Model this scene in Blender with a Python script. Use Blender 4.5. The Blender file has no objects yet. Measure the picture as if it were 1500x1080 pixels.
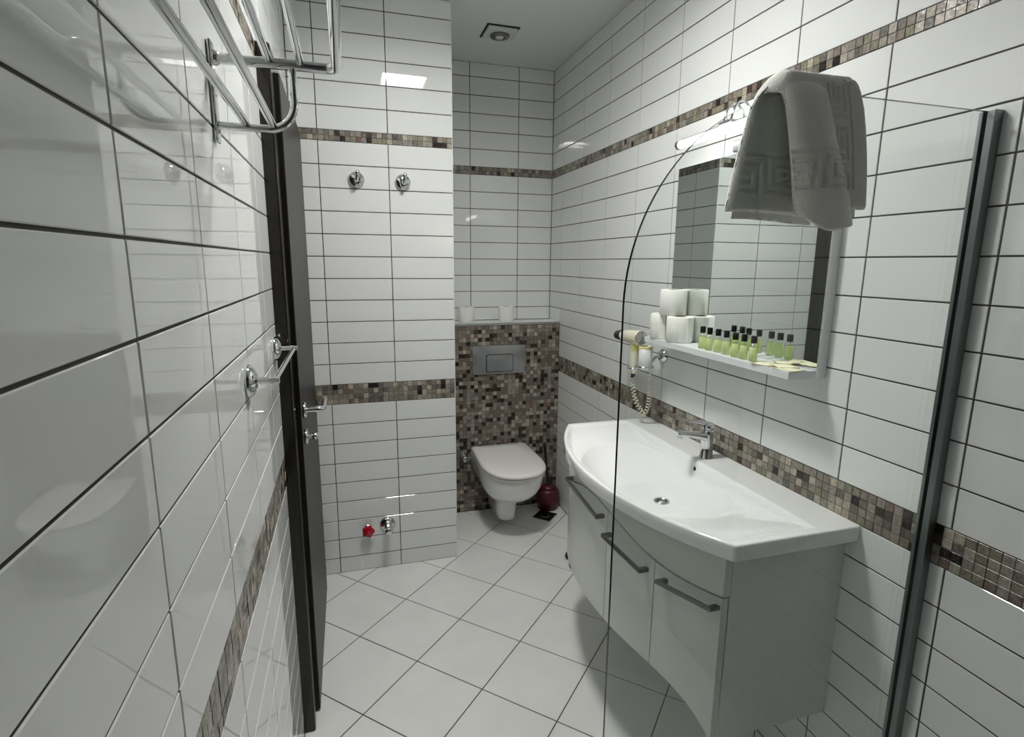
import bpy, math, random
from mathutils import Vector, Matrix

random.seed(7)
scene = bpy.context.scene
COL = scene.collection

# ------------------------------------------------------------------ camera, world, exposure
F_PX = 809.18
PITCH, YAW, ROLL = map(math.radians, (10.857, 16.624, 0.484))
CAM = Vector((0.2019, 0.0, 1.5559))
fw = Vector((math.sin(YAW) * math.cos(PITCH), math.cos(YAW) * math.cos(PITCH), -math.sin(PITCH)))
rt = Vector((math.cos(YAW), -math.sin(YAW), 0.0))
up = rt.cross(fw)
rt2 = math.cos(ROLL) * rt + math.sin(ROLL) * up
up2 = -math.sin(ROLL) * rt + math.cos(ROLL) * up
camd = bpy.data.cameras.new('camera')
camd.sensor_fit = 'HORIZONTAL'
camd.sensor_width = 36.0
camd.lens = F_PX / 1500.0 * 36.0
camd.clip_start = 0.02
cam = bpy.data.objects.new('camera', camd)
m = Matrix((rt2, up2, -fw)).transposed().to_4x4()
m.translation = CAM
cam.matrix_world = m
COL.objects.link(cam)
scene.camera = cam

world = bpy.data.worlds.new('world')
scene.world = world
world.use_nodes = True
world.node_tree.nodes['Background'].inputs[0].default_value = (0.8, 0.85, 0.9, 1)
world.node_tree.nodes['Background'].inputs[1].default_value = 0.05
CEIL_L = 35.5       # radiance of the ceiling panel
TUBE_L = 1.7       # radiance of the tube above the mirror
vs = scene.view_settings
vs.view_transform = 'Standard'
vs.look = 'None'
vs.gamma = 1.0
vs.exposure = 1.78
vs.use_curve_mapping = False
scene.cycles.max_bounces = 10
scene.cycles.diffuse_bounces = 6
scene.cycles.glossy_bounces = 6
scene.cycles.transparent_max_bounces = 12
scene.cycles.sample_clamp_indirect = 6.0

# ------------------------------------------------------------------ room measures (metres)
W = 1.4737          # right wall
YP = 2.6973         # face of the partition
XE = 0.7076         # right edge of the partition
YB = 3.4106         # wall behind the toilet
YC = 3.22           # face of the boxed-in cistern
ZC = 1.195          # top of the cistern ledge
H = 2.70            # ceiling
A = 0.3023          # tile module
Y0 = -0.75          # wall behind the camera
ROWS = []           # tile rows (z0, z1)
z = 0.0
edges = [0.0] + [0.0815 + 0.1 * k for k in range(9)]
ROWS += list(zip(edges[:-1], edges[1:]))
LB = (0.8815, 0.9767)            # lower mosaic band
edges = [LB[1] + 0.1 * k for k in range(12)]
ROWS += list(zip(edges[:-1], edges[1:]))
UB = (2.0767, 2.1218)            # upper mosaic band
edges = [UB[1] + 0.1 * k for k in range(6)] + [H]
ROWS += list(zip(edges[:-1], edges[1:]))
J = 0.0038          # joint width

# ------------------------------------------------------------------ materials
def s2l(c):
    c /= 255.0
    return c / 12.92 if c <= 0.04045 else ((c + 0.055) / 1.055) ** 2.4

def rgb(r, g, b):
    return (s2l(r), s2l(g), s2l(b), 1.0)

def mat(name, col, rough=0.5, metal=0.0, spec=0.5, coat=0.0, var=None, vscale=8.0, bump=0.0, bscale=200.0,
        bdetail=2.0, sheen=0.0, bdist=0.01):
    m = bpy.data.materials.new(name)
    m.use_nodes = True
    nt = m.node_tree
    b = nt.nodes['Principled BSDF']
    b.inputs['Base Color'].default_value = col
    b.inputs['Roughness'].default_value = rough
    b.inputs['Metallic'].default_value = metal
    b.inputs['Specular IOR Level'].default_value = spec
    b.inputs['Coat Weight'].default_value = coat
    if sheen:
        b.inputs['Sheen Weight'].default_value = sheen
    tc = None
    if var or bump:
        tc = nt.nodes.new('ShaderNodeTexCoord')
        geo = nt.nodes.new('ShaderNodeNewGeometry')
    if var:
        n = nt.nodes.new('ShaderNodeTexNoise')
        n.inputs['Scale'].default_value = vscale
        n.inputs['Detail'].default_value = 4.0
        nt.links.new(geo.outputs['Position'], n.inputs['Vector'])
        r = nt.nodes.new('ShaderNodeValToRGB')
        r.color_ramp.elements[0].position = 0.35
        r.color_ramp.elements[1].position = 0.65
        r.color_ramp.elements[0].color = col
        r.color_ramp.elements[1].color = var
        nt.links.new(n.outputs['Fac'], r.inputs['Fac'])
        nt.links.new(r.outputs['Color'], b.inputs['Base Color'])
    if bump:
        n2 = nt.nodes.new('ShaderNodeTexNoise')
        n2.inputs['Scale'].default_value = bscale
        n2.inputs['Detail'].default_value = bdetail
        nt.links.new(geo.outputs['Position'], n2.inputs['Vector'])
        bp = nt.nodes.new('ShaderNodeBump')
        bp.inputs['Strength'].default_value = bump
        bp.inputs['Distance'].default_value = bdist
        nt.links.new(n2.outputs['Fac'], bp.inputs['Height'])
        nt.links.new(bp.outputs['Normal'], b.inputs['Normal'])
    return m

def emis(name, col, strength):
    m = bpy.data.materials.new(name)
    m.use_nodes = True
    nt = m.node_tree
    nt.nodes.clear()
    o = nt.nodes.new('ShaderNodeOutputMaterial')
    e = nt.nodes.new('ShaderNodeEmission')
    e.inputs[0].default_value = col
    e.inputs[1].default_value = strength
    nt.links.new(e.outputs[0], o.inputs[0])
    return m

def glass_mat(name, tint, refl_rough=0.0, ior=1.5):
    """thin pane: straight-through transparency plus Fresnel reflection"""
    m = bpy.data.materials.new(name)
    m.use_nodes = True
    nt = m.node_tree
    nt.nodes.clear()
    o = nt.nodes.new('ShaderNodeOutputMaterial')
    t = nt.nodes.new('ShaderNodeBsdfTransparent')
    t.inputs[0].default_value = tint
    g = nt.nodes.new('ShaderNodeBsdfGlossy')
    g.inputs['Roughness'].default_value = refl_rough
    f = nt.nodes.new('ShaderNodeFresnel')
    geo = nt.nodes.new('ShaderNodeNewGeometry')      # same reflectance from either side of the pane
    mr_ = nt.nodes.new('ShaderNodeMapRange')
    mr_.inputs['To Min'].default_value = ior
    mr_.inputs['To Max'].default_value = 1.0 / ior
    nt.links.new(geo.outputs['Backfacing'], mr_.inputs['Value'])
    nt.links.new(mr_.outputs[0], f.inputs['IOR'])
    mx = nt.nodes.new('ShaderNodeMixShader')
    nt.links.new(f.outputs[0], mx.inputs[0])
    nt.links.new(t.outputs[0], mx.inputs[1])
    nt.links.new(g.outputs[0], mx.inputs[2])
    nt.links.new(mx.outputs[0], o.inputs[0])
    return m

M = {}
M['tile'] = mat('white_wall_tile', rgb(228, 230, 228), 0.010, bump=0.016, bscale=9.0, bdetail=1.0, bdist=0.01, spec=0.8)
M['grout'] = mat('dark_grout', rgb(62, 62, 60), 0.85)
M['floor_tile'] = mat('white_floor_tile', rgb(232, 233, 230), 0.30, var=rgb(226, 227, 224), vscale=5.0)
M['ceiling'] = mat('ceiling_paint', rgb(220, 222, 223), 0.8)
M['plain'] = mat('plain_grey_wall', rgb(88, 88, 86), 0.4)
M['chrome'] = mat('chrome', (0.66, 0.67, 0.68, 1), 0.07, 1.0)
M['alu'] = mat('brushed_aluminium', (0.5, 0.52, 0.53, 1), 0.32, 1.0)
M['profile'] = mat('anodised_profile', (0.24, 0.26, 0.265, 1), 0.38, 1.0)
M['satin'] = mat('satin_metal', (0.52, 0.54, 0.56, 1), 0.26, 1.0, bump=0.02, bscale=300)
M['handle'] = mat('dull_nickel', (0.22, 0.22, 0.215, 1), 0.35, 1.0)
M['wood'] = mat('dark_wenge', rgb(24, 20, 19), 0.16, var=rgb(31, 25, 23), vscale=30.0, spec=0.5)
M['leaf'] = mat('dark_wenge_leaf', rgb(20, 18, 17), 0.42, var=rgb(25, 23, 22), vscale=25.0, spec=0.3)
M['ceramic'] = mat('white_ceramic', rgb(246, 247, 246), 0.06, coat=0.3)
M['seat'] = mat('toilet_plastic', rgb(240, 238, 234), 0.2)
M['lacquer'] = mat('white_lacquer', rgb(216, 219, 214), 0.22)
M['board'] = mat('white_board', rgb(226, 228, 230), 0.3)
M['mirror'] = mat('mirror_silver', (0.86, 0.9, 0.88, 1), 0.0, 1.0)
M['glass'] = glass_mat('clear_glass', (0.972, 0.984, 0.977, 1))
M['glass_edge'] = mat('glass_edge', rgb(14, 26, 24), 0.12)
M['paper'] = mat('toilet_paper', rgb(236, 236, 230), 0.9, bump=0.3, bscale=160, bdist=0.004)
M['card'] = mat('cardboard', rgb(150, 130, 105), 0.9)
M['black'] = mat('black_plastic', rgb(14, 14, 15), 0.35)
M['black2'] = mat('black_rubber', rgb(18, 18, 18), 0.6)
M['burgundy'] = mat('burgundy_plastic', rgb(74, 16, 38), 0.35)
M['red'] = mat('red_plastic', rgb(170, 16, 34), 0.25)
M['towel'] = mat('grey_white_terry', rgb(247, 246, 241), 0.95, bump=0.45, bscale=450, bdist=0.003, spec=0.2)
M['vent'] = mat('vent_plastic', rgb(206, 210, 210), 0.45)
M['dryer'] = mat('cream_plastic', rgb(226, 222, 200), 0.3)
M['yellow'] = mat('yellowed_plastic', rgb(222, 214, 140), 0.35)
M['frost'] = mat('frosted_cup', rgb(226, 228, 226), 0.45)
M['sachet'] = mat('cream_sachet', rgb(236, 232, 200), 0.45, var=rgb(224, 222, 190), vscale=60)
M['sachet2'] = mat('olive_print', rgb(164, 158, 96), 0.45)
M['led'] = emis('led_tube', (1.0, 0.985, 0.96, 1), TUBE_L)
M['panel'] = emis('ceiling_panel', (1.0, 0.985, 0.96, 1), CEIL_L)
M['wet'] = mat('dark_hole', rgb(20, 20, 20), 0.5)

def liquid(name, col):
    m = bpy.data.materials.new(name)
    m.use_nodes = True
    b = m.node_tree.nodes['Principled BSDF']
    b.inputs['Base Color'].default_value = col
    b.inputs['Roughness'].default_value = 0.12
    b.inputs['Transmission Weight'].default_value = 0.35
    b.inputs['IOR'].default_value = 1.2
    b.inputs['Subsurface Weight'].default_value = 0.0
    return m
M['shampoo'] = liquid('green_shampoo', rgb(230, 238, 178))
M['bottle_glass'] = glass_mat('bottle_plastic', (0.95, 0.99, 0.93, 1), 0.05)

CH_COLS = [((112, 104, 94), (140, 132, 120)), ((134, 128, 117), (162, 156, 145)), ((114, 111, 94), (144, 140, 120)),
           ((52, 42, 36), (74, 60, 52)), ((30, 26, 24), (44, 38, 34)), ((124, 116, 108), (150, 146, 138)),
           ((154, 146, 132), (184, 176, 160)), ((100, 84, 76), (128, 112, 103)), ((88, 84, 78), (120, 116, 108))]
CH_W = [5, 5, 6, 2, 2, 6, 4, 2, 6]
CH_WC = [6, 3, 1, 3, 3, 4, 3, 9, 4]      # browner mix of the panel behind the toilet
CHIPS = [mat('mosaic_chip_%s' % n, rgb(*a), 0.24, var=rgb(*b), vscale=95.0, bump=0.25, bscale=60.0, bdist=0.004)
         for n, (a, b) in zip(('taupe', 'greige', 'olive', 'brown', 'black', 'grey', 'cream', 'mauve', 'slate'), CH_COLS)]

# ------------------------------------------------------------------ mesh helpers
class MB:
    def __init__(s):
        s.v, s.f, s.mi, s.sm = [], [], [], []

    def add(s, verts, faces, mi=0, smooth=False):
        o = len(s.v)
        s.v += [tuple(v) for v in verts]
        s.f += [tuple(i + o for i in f) for f in faces]
        s.mi += [mi] * len(faces)
        s.sm += [smooth] * len(faces)
        return s

    def box(s, x0, x1, y0, y1, z0, z1, mi=0):
        v = [(x, y, z) for z in (z0, z1) for y in (y0, y1) for x in (x0, x1)]
        return s.add(v, [(0, 2, 3, 1), (4, 5, 7, 6), (0, 1, 5, 4), (2, 6, 7, 3), (0, 4, 6, 2), (1, 3, 7, 5)], mi)

    def loft(s, rings, mi=0, cap=(True, True), smooth=True, closed=True):
        n = len(rings[0])
        v = [p for r in rings for p in r]
        f = []
        for i in range(len(rings) - 1):
            for j in range(n if closed else n - 1):
                k = (j + 1) % n
                f.append((i * n + j, i * n + k, (i + 1) * n + k, (i + 1) * n + j))
        s.add(v, f, mi, smooth)
        if cap[0]:
            s.add(rings[0], [tuple(range(n))[::-1]], mi, False)
        if cap[1]:
            s.add(rings[-1], [tuple(range(n))], mi, False)
        return s

    def tube(s, pts, r, seg=12, mi=0, caps=True):
        pts = [Vector(p) for p in pts]
        rings = []
        prev = None
        for i, p in enumerate(pts):
            a = pts[max(i - 1, 0)]
            b = pts[min(i + 1, len(pts) - 1)]
            t = (b - a).normalized()
            if prev is None:
                n = t.orthogonal().normalized()
            else:
                n = (prev - prev.dot(t) * t)
                n = n.normalized() if n.length > 1e-6 else t.orthogonal().normalized()
            prev = n
            bb = t.cross(n)
            rr = r[i] if isinstance(r, (list, tuple)) else r
            rings.append([p + rr * (math.cos(2 * math.pi * k / seg) * n + math.sin(2 * math.pi * k / seg) * bb) for k in range(seg)])
        return s.loft(rings, mi, (caps, caps))

    def lathe(s, prof, loc=(0, 0, 0), axis=(0, 0, 1), seg=24, mi=0, cap=(True, True)):
        """prof: (radius, height along axis) list"""
        ax = Vector(axis).normalized()
        n = ax.orthogonal().normalized()
        b = ax.cross(n)
        loc = Vector(loc)
        rings = [[loc + ax * h + max(r, 1e-5) * (math.cos(2 * math.pi * k / seg) * n + math.sin(2 * math.pi * k / seg) * b)
                  for k in range(seg)] for r, h in prof]
        return s.loft(rings, mi, cap)

    def mesh(s, name, mats):
        me = bpy.data.meshes.new(name)
        me.from_pydata(s.v, [], s.f)
        for mm in (mats if isinstance(mats, (list, tuple)) else [mats]):
            me.materials.append(mm)
        me.polygons.foreach_set('material_index', s.mi)
        me.polygons.foreach_set('use_smooth', s.sm)
        me.update()
        return me

    def build(s, name, mats, parent=None, bevel=0.0, seg=2):
        return link(name, s.mesh(name, mats), parent, bevel, seg)

def link(name, me, parent=None, bevel=0.0, seg=2):
    o = bpy.data.objects.new(name, me)
    COL.objects.link(o)
    if parent is not None:
        o.parent = parent
    if bevel:
        md = o.modifiers.new('bevel', 'BEVEL')
        md.width = bevel
        md.segments = seg
        md.limit_method = 'ANGLE'
        md.angle_limit = math.radians(40)
        md.harden_normals = False
    return o

def struct(o):
    o['kind'] = 'structure'
    return o

def tag(o, label, cat, group=None):
    o['label'] = label
    o['category'] = cat
    if group:
        o['group'] = group
    return o

def thing(name, label, cat, group=None):
    o = bpy.data.objects.new(name, None)
    o.empty_display_size = 0.05
    COL.objects.link(o)
    return tag(o, label, cat, group)

def bez(p0, p1, p2, p3, n=12):
    out = []
    for i in range(n + 1):
        t = i / n
        out.append(tuple((1 - t) ** 3 * a + 3 * (1 - t) ** 2 * t * b + 3 * (1 - t) * t * t * c + t ** 3 * d
                         for a, b, c, d in zip(p0, p1, p2, p3)))
    return out

def arc(c, r, a0, a1, n, plane='xz', const=0.0):
    out = []
    for i in range(n + 1):
        a = math.radians(a0 + (a1 - a0) * i / n)
        u, v = c[0] + r * math.cos(a), c[1] + r * math.sin(a)
        out.append({'xz': (u, const, v), 'xy': (u, v, const), 'yz': (const, u, v)}[plane])
    return out

# ------------------------------------------------------------------ tiles and mosaic
TILE_T, TILE_B = 0.004, 0.0011
_tiles = {}
def tile_mesh(w, h, mname='tile'):
    key = (round(w, 4), round(h, 4), mname)
    if key not in _tiles:
        a, b, c = w / 2, h / 2, TILE_B
        v = [(-a + c, -b + c, 0), (a - c, -b + c, 0), (a - c, b - c, 0), (-a + c, b - c, 0),
             (-a, -b, -c), (a, -b, -c), (a, b, -c), (-a, b, -c),
             (-a, -b, -TILE_T), (a, -b, -TILE_T), (a, b, -TILE_T), (-a, b, -TILE_T)]
        f = [(0, 1, 2, 3)] + [(i + 4, (i + 1) % 4 + 4, (i + 1) % 4, i) for i in range(4)] + \
            [(i + 8, (i + 1) % 4 + 8, (i + 1) % 4 + 4, i + 4) for i in range(4)]
        _tiles[key] = MB().add(v, f).mesh('tile', M[mname])
    return _tiles[key]

def wall_frame(axis_u, normal):
    u, n = Vector(axis_u), Vector(normal)
    return Matrix((u, n.cross(u), n)).transposed().to_4x4()

class Face:
    """a flat wall face: u runs along the wall, z up, normal towards the room"""
    def __init__(s, origin, axis_u, normal):
        s.o, s.u, s.n = Vector(origin), Vector(axis_u), Vector(normal)
        s.flip = 1.0 if s.n.cross(s.u).z > 0 else -1.0
        s.R = wall_frame(s.u * s.flip, s.n)

    def at(s, u, z, d=0.0):
        return s.o + s.u * u + Vector((0, 0, z)) + s.n * d

    def tile(s, parent, u0, u1, z0, z1, jitter=0.0016):
        w, h = u1 - u0 - J, z1 - z0 - J
        if w < 0.008 or h < 0.008:
            return None
        o = link('tile', tile_mesh(w, h), parent)
        M4 = s.R.copy()
        tilt = Matrix.Rotation(random.uniform(-1, 1) * jitter, 4, 'X') @ Matrix.Rotation(random.uniform(-1, 1) * jitter, 4, 'Y')
        M4 = M4 @ tilt
        M4.translation = s.at((u0 + u1) / 2, (z0 + z1) / 2)
        o.matrix_world = M4
        return o

CHG = 0.0014
def chip_geo(w, h, t=0.003):
    a, b, c = w / 2, h / 2, 0.0005
    v = [(-a + c, -b + c, 0), (a - c, -b + c, 0), (a - c, b - c, 0), (-a + c, b - c, 0),
         (-a, -b, -c), (a, -b, -c), (a, b, -c), (-a, b, -c), (-a, -b, -t), (a, -b, -t), (a, b, -t), (-a, b, -t)]
    f = [(0, 1, 2, 3)] + [(i + 4, (i + 1) % 4 + 4, (i + 1) % 4, i) for i in range(4)] + \
        [(i + 8, (i + 1) % 4 + 8, (i + 1) % 4 + 4, i + 4) for i in range(4)]
    return v, f
_chips = {}
def chip_mesh(w, h, k):
    key = (round(w, 4), round(h, 4), k)
    if key not in _chips:
        v, f = chip_geo(w, h)
        _chips[key] = MB().add(v, f).mesh('mosaic_chip', CHIPS[k])
    return _chips[key]

def mosaic(face, parent, u0, u1, z0, z1, nrows, single=None, skip=None, wts=CH_W):
    """chips in a band; single(u) -> True: an object of its own, else joined into one part"""
    ph = (z1 - z0) / nrows
    nu = max(1, round((u1 - u0) / ph))
    pw = (u1 - u0) / nu
    mb = MB()
    for i in range(nu):
        for r in range(nrows):
            uc, zc = u0 + (i + 0.5) * pw, z0 + (r + 0.5) * ph
            if skip and skip(uc, zc):
                continue
            k = random.choices(range(len(CHIPS)), wts)[0]
            T = face.R @ Matrix.Rotation(random.uniform(-1, 1) * 0.02, 4, 'X') @ Matrix.Rotation(random.uniform(-1, 1) * 0.02, 4, 'Y')
            T.translation = face.at(uc, zc, random.uniform(-0.0008, 0.0004))
            if single and single(uc):
                o = link('mosaic_chip', chip_mesh(pw - CHG, ph - CHG, k), parent)
                o.matrix_world = T
            else:
                v, f = chip_geo(pw - CHG, ph - CHG)
                mb.add([T @ Vector(p) for p in v], f, k)
    if mb.v:
        o = mb.build('mosaic_chips', CHIPS, parent)
        o['kind'] = 'stuff'

def tile_wall(face, parent, uedges, rows=ROWS, skip=None):
    for u0, u1 in zip(uedges[:-1], uedges[1:]):
        for z0, z1 in rows:
            if skip and skip(u0, u1, z0, z1):
                continue
            face.tile(parent, u0, u1, z0, z1)

TH = 0.09  # wall thickness
G = TILE_T - 0.0022  # grout lies this far behind the tile face

# ---- right wall
wr = struct(MB().box(W + G, W + TH, -0.1, YB + TH, 0, H).build('wall_right', M['grout']))
fr = Face((W, 0, 0), (0, 1, 0), (-1, 0, 0))
yj = [3.2349 - A * j for j in range(11)][::-1] + [YB]
tile_wall(fr, wr, yj, skip=lambda u0, u1, z0, z1: u0 > 3.2 and z1 < ZC)
mosaic(fr, wr, 0.212, YC, *LB, 4, single=lambda u: 0.50 < u < 1.74)
mosaic(fr, wr, 0.212, YB, *UB, 2, single=lambda u: 0.72 < u < 1.70)

# ---- left wall with the door opening
DY0, DY1, DZ = 1.715, 2.695, 2.125
wl = struct(MB().box(-TH, -G, -0.1, DY0, 0, H).box(-TH, -G, DY0, DY1, DZ, H).build('wall_left', M['grout']))
fl = Face((0, 0, 0), (0, 1, 0), (1, 0, 0))
yl = [0.6306 + A * k for k in range(-2, 4)] + [DY0]
tile_wall(fl, wl, yl)
tile_wall(fl, wl, [DY0, 1.8398, 2.1421, 2.4444, YP], rows=[r for r in ROWS if r[0] > UB[0]])
mosaic(fl, wl, 0.026, DY0, *LB, 4, single=lambda u: 0.62 < u < 1.72)
mosaic(fl, wl, 0.026, DY0, *UB, 2)

# ---- partition between door and toilet recess
wp = struct(MB().box(-TH, XE - G, YP + G, YB + TH, 0, H).build('wall_partition', M['grout']))
fp = Face((0, YP, 0), (1, 0, 0), (0, -1, 0))
tile_wall(fp, wp, [0.0, 0.1102, 0.4125, XE])
mosaic(fp, wp, 0.0, XE - 0.002, *LB, 4)
mosaic(fp, wp, 0.0, XE - 0.002, *UB, 2)
fs = Face((XE, 0, 0), (0, 1, 0), (1, 0, 0))
tile_wall(fs, wp, [YP, 2.905, 3.207, YB])
mosaic(fs, wp, YP + 0.004, YB, *LB, 4, skip=lambda u, z: u > YC - 0.01)
mosaic(fs, wp, YP + 0.004, YB, *UB, 2)
o = struct(MB().box(XE - 0.002, XE + 0.0012, YP - 0.0012, YP + 0.002, 0, H).build('trim_1', M['board']))

# ---- back wall of the recess
wb = struct(MB().box(XE - 0.1, W + 0.1, YB + G, YB + TH, 0, H).build('wall_back', M['grout']))
fb = Face((0, YB, 0), (1, 0, 0), (0, -1, 0))
tile_wall(fb, wb, [XE, 0.9476, 1.2499, W], rows=[(max(a, ZC + 0.001), b) for a, b in ROWS if b > ZC + 0.02])
mosaic(fb, wb, XE, W, *UB, 2)

# ---- boxed-in cistern with mosaic front
wc = struct(MB().box(XE, W, YC + 0.002, YB, 0, ZC - 0.012).build('wall_cistern', M['grout']))
fc = Face((0, YC, 0), (1, 0, 0), (0, -1, 0))
mosaic(fc, wc, XE + 0.002, W - 0.002, 0.002, ZC - 0.014, 49, wts=CH_WC)
MB().box(XE, W, YC + 0.003, YB, ZC - 0.0115, ZC).build('ledge_slab', M['floor_tile'], wc)
o = struct(MB().box(XE + 0.001, W - 0.001, YC - 0.002, YC + 0.004, ZC - 0.012, ZC + 0.001).build('trim_2', M['alu']))

# ---- floor
fo = struct(MB().box(-TH, W + TH, 1.18, YB + TH, -0.06, -0.0018).build('floor', M['grout']))
struct(MB().box(-TH, W + TH, Y0 - TH, 1.18, -0.06, 0.0).build('floor_shower', M['floor_tile']))
def clip(poly, ax, val, keep_less):
    out = []
    for i in range(len(poly)):
        p, q = poly[i], poly[(i + 1) % len(poly)]
        pi = (p[ax] <= val) if keep_less else (p[ax] >= val)
        qi = (q[ax] <= val) if keep_less else (q[ax] >= val)
        if pi:
            out.append(p)
        if pi != qi:
            t = (val - p[ax]) / (q[ax] - p[ax])
            out.append((p[0] + t * (q[0] - p[0]), p[1] + t * (q[1] - p[1])))
    return out
HD = A / math.sqrt(2)
OX, OY = 0.404, 1.957 + HD     # a tile centre
_full = None
for i in range(-9, 10):
    for j in range(-9, 10):
        cx, cy = OX + (i + j) * HD, OY + (i - j) * HD
        r = HD - J / math.sqrt(2)
        poly = [(cx + r, cy), (cx, cy + r), (cx - r, cy), (cx, cy - r)]
        full = poly
        for ax, val, kl in ((0, 0.002, False), (0, W - 0.002, True), (1, 1.182, False), (1, YC - 0.002, True)):
            poly = clip(poly, ax, val, kl)
            if not poly:
                break
        if len(poly) < 3:
            continue
        if all(p[0] < XE + 0.001 and p[1] > YP - 0.001 for p in poly):
            continue
        area = abs(sum(p[0] * q[1] - q[0] * p[1] for p, q in zip(poly, poly[1:] + poly[:1]))) / 2
        if area < 0.0004:
            continue
        c = (sum(p[0] for p in poly) / len(poly), sum(p[1] for p in poly) / len(poly))
        b = 0.0012
        ins = []
        for p in poly:
            d = Vector((c[0] - p[0], c[1] - p[1]))
            d = d.normalized() * b * 1.3
            ins.append((p[0] + d.x, p[1] + d.y, 0.0))
        n = len(poly)
        v = ins + [(p[0], p[1], -b) for p in poly] + [(p[0], p[1], -0.004) for p in poly]
        f = [tuple(range(n))] + [(k + n, (k + 1) % n + n, (k + 1) % n, k) for k in range(n)] + \
            [(k + 2 * n, (k + 1) % n + 2 * n, (k + 1) % n + n, k + n) for k in range(n)]
        MB().add(v, f).build('tile', M['floor_tile'], fo)

# ---- ceiling and the end of the room behind the camera
struct(MB().box(-TH, W + TH, Y0 - TH, YB + TH, H, H + 0.06).build('ceiling', M['ceiling']))
struct(MB().box(-TH, W + TH, Y0 - TH, Y0, 0, H).box(-TH, 0, Y0, 0.024, 0, H).box(W, W + TH, Y0, 0.21, 0, H).build('wall_front', M['plain']))

# ------------------------------------------------------------------ door in the left wall
door = struct(bpy.data.objects.new('door_1', None))
COL.objects.link(door)
def arch_strip(name, pts):
    return MB().box(*pts).build(name, M['wood'], door, 0.006, 3)
arch_strip('door_frame', (-0.02, 0.036, DY0, DY0 + 0.06, 0, DZ))
arch_strip('door_frame', (-0.02, 0.007, 2.585, DY1, 0, DZ))
arch_strip('door_frame', (-0.02, 0.036, DY0 + 0.06, 2.572, DZ - 0.06, DZ))
MB().box(-TH, -0.02, DY0, DY0 + 0.03, 0, DZ).box(-TH, -0.02, DY1 - 0.03, DY1, 0, DZ).box(-TH, -0.02, DY0, DY1, DZ - 0.03, DZ).build('door_jamb', M['wood'], door)
MB().box(0.008, 0.048, DY0 + 0.085, 2.571, 0.008, DZ - 0.05).build('door_leaf', M['leaf'], door, 0.003, 2)
LX = 0.048
hd = MB().lathe([(0.0, 0.0), (0.026, 0.0), (0.026, 0.007), (0.023, 0.010), (0.0, 0.010)], (LX, 1.872, 1.075), (1, 0, 0), 24).build('door_handle', M['chrome'], door)
MB().tube([(LX + 0.008, 1.872, 1.075), (LX + 0.05, 1.872, 1.075)] +
          [(LX + 0.060, 1.876, 1.075), (LX + 0.064, 1.890, 1.075), (LX + 0.064, 1.99, 1.075)], 0.0085, 14).build('lever', M['chrome'], hd)
lk = MB().lathe([(0.0, 0.0), (0.025, 0.0), (0.025, 0.007), (0.022, 0.010), (0.0, 0.010)], (LX, 1.872, 0.985), (1, 0, 0), 24).build('lock_rosette', M['chrome'], door)
MB().lathe([(0.0, 0.008), (0.007, 0.008), (0.007, 0.022), (0.011, 0.024), (0.011, 0.040), (0.0, 0.042)], (LX, 1.872, 0.985), (1, 0, 0), 18).build('thumb_turn', M['chrome'], lk)

# ------------------------------------------------------------------ lights the room has
cl = thing('ceiling_light', 'square flush ceiling light panel above the middle of the bathroom', 'ceiling light')
LXc, LYc, LS = 0.60, 1.64, 0.13
LD = 0.040      # depth of the housing; the diffuser sits up inside it
MB().box(LXc - LS - .012, LXc + LS + .012, LYc - LS - .012, LYc - LS, H - LD, H - .0005) \
    .box(LXc - LS - .012, LXc + LS + .012, LYc + LS, LYc + LS + .012, H - LD, H - .0005) \
    .box(LXc - LS - .012, LXc - LS, LYc - LS, LYc + LS, H - LD, H - .0005) \
    .box(LXc + LS, LXc + LS + .012, LYc - LS, LYc + LS, H - LD, H - .0005).build('light_frame', M['board'], cl)
MB().box(LXc - LS, LXc + LS, LYc - LS, LYc + LS, H - .009, H - .003).build('diffuser', M['panel'], cl)

ml = thing('mirror_lamp', 'glowing tube lamp on curved chrome arms above the mirror', 'lamp')
TX, TZ, TY0, TY1 = W - 0.108, 1.972, 1.315, 1.825
MB().tube([(TX, TY0, TZ), (TX, TY1, TZ)], 0.0135, 20).build('tube', M['led'], ml)
for y, d in ((TY0, -1), (TY1, 1)):
    MB().lathe([(0.015, 0.0), (0.0155, 0.004), (0.0155, 0.016), (0.012, 0.019), (0.0, 0.019)], (TX, y - d * 0.002, TZ), (0, d, 0), 20).build('end_cap', M['alu'], ml)
MB().box(TX - 0.003, TX + 0.012, TY0 + 0.01, TY1 - 0.01, TZ + 0.0115, TZ + 0.0165).build('tube_rail', M['alu'], ml)
for y in (1.555, 1.590):
    MB().tube(bez((W - 0.02, y, 1.945), (W - 0.022, y, 2.07), (TX + 0.01, y, 2.09), (TX, y, TZ + 0.016), 16), 0.0036, 10).build('arm', M['chrome'], ml)
MB().box(TX - 0.012, TX + 0.016, 1.545, 1.600, TZ + 0.014, TZ + 0.024).build('clamp', M['alu'], ml, 0.002)
MB().box(W - 0.045, W - 0.004, 1.525, 1.620, 1.914, 1.950).build('driver_box', M['alu'], ml, 0.003)

# ------------------------------------------------------------------ mirror with shelf
MX = W - 0.03
mr = thing('wall_mirror', 'rectangular wall mirror with white edge and narrow white shelf above the washbasin', 'mirror')
MY0, MY1, MZ0, MZ1 = 1.197, 1.942, 1.246, 1.912
MB().box(MX, W - 0.0005, MY0, MY1, MZ0, MZ1).build('backing_board', M['board'], mr, 0.0012)
MB().box(MX - 0.0035, MX - 0.0002, MY0 + 0.003, MY1 - 0.001, 1.270, MZ1 - 0.001).build('mirror_glass', M['mirror'], mr)
MB().box(1.350, MX - 0.0002, MY0 + 0.006, 1.975, MZ0, 1.268).build('shelf', M['board'], mr, 0.0015)
SZ = 1.2682

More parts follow.
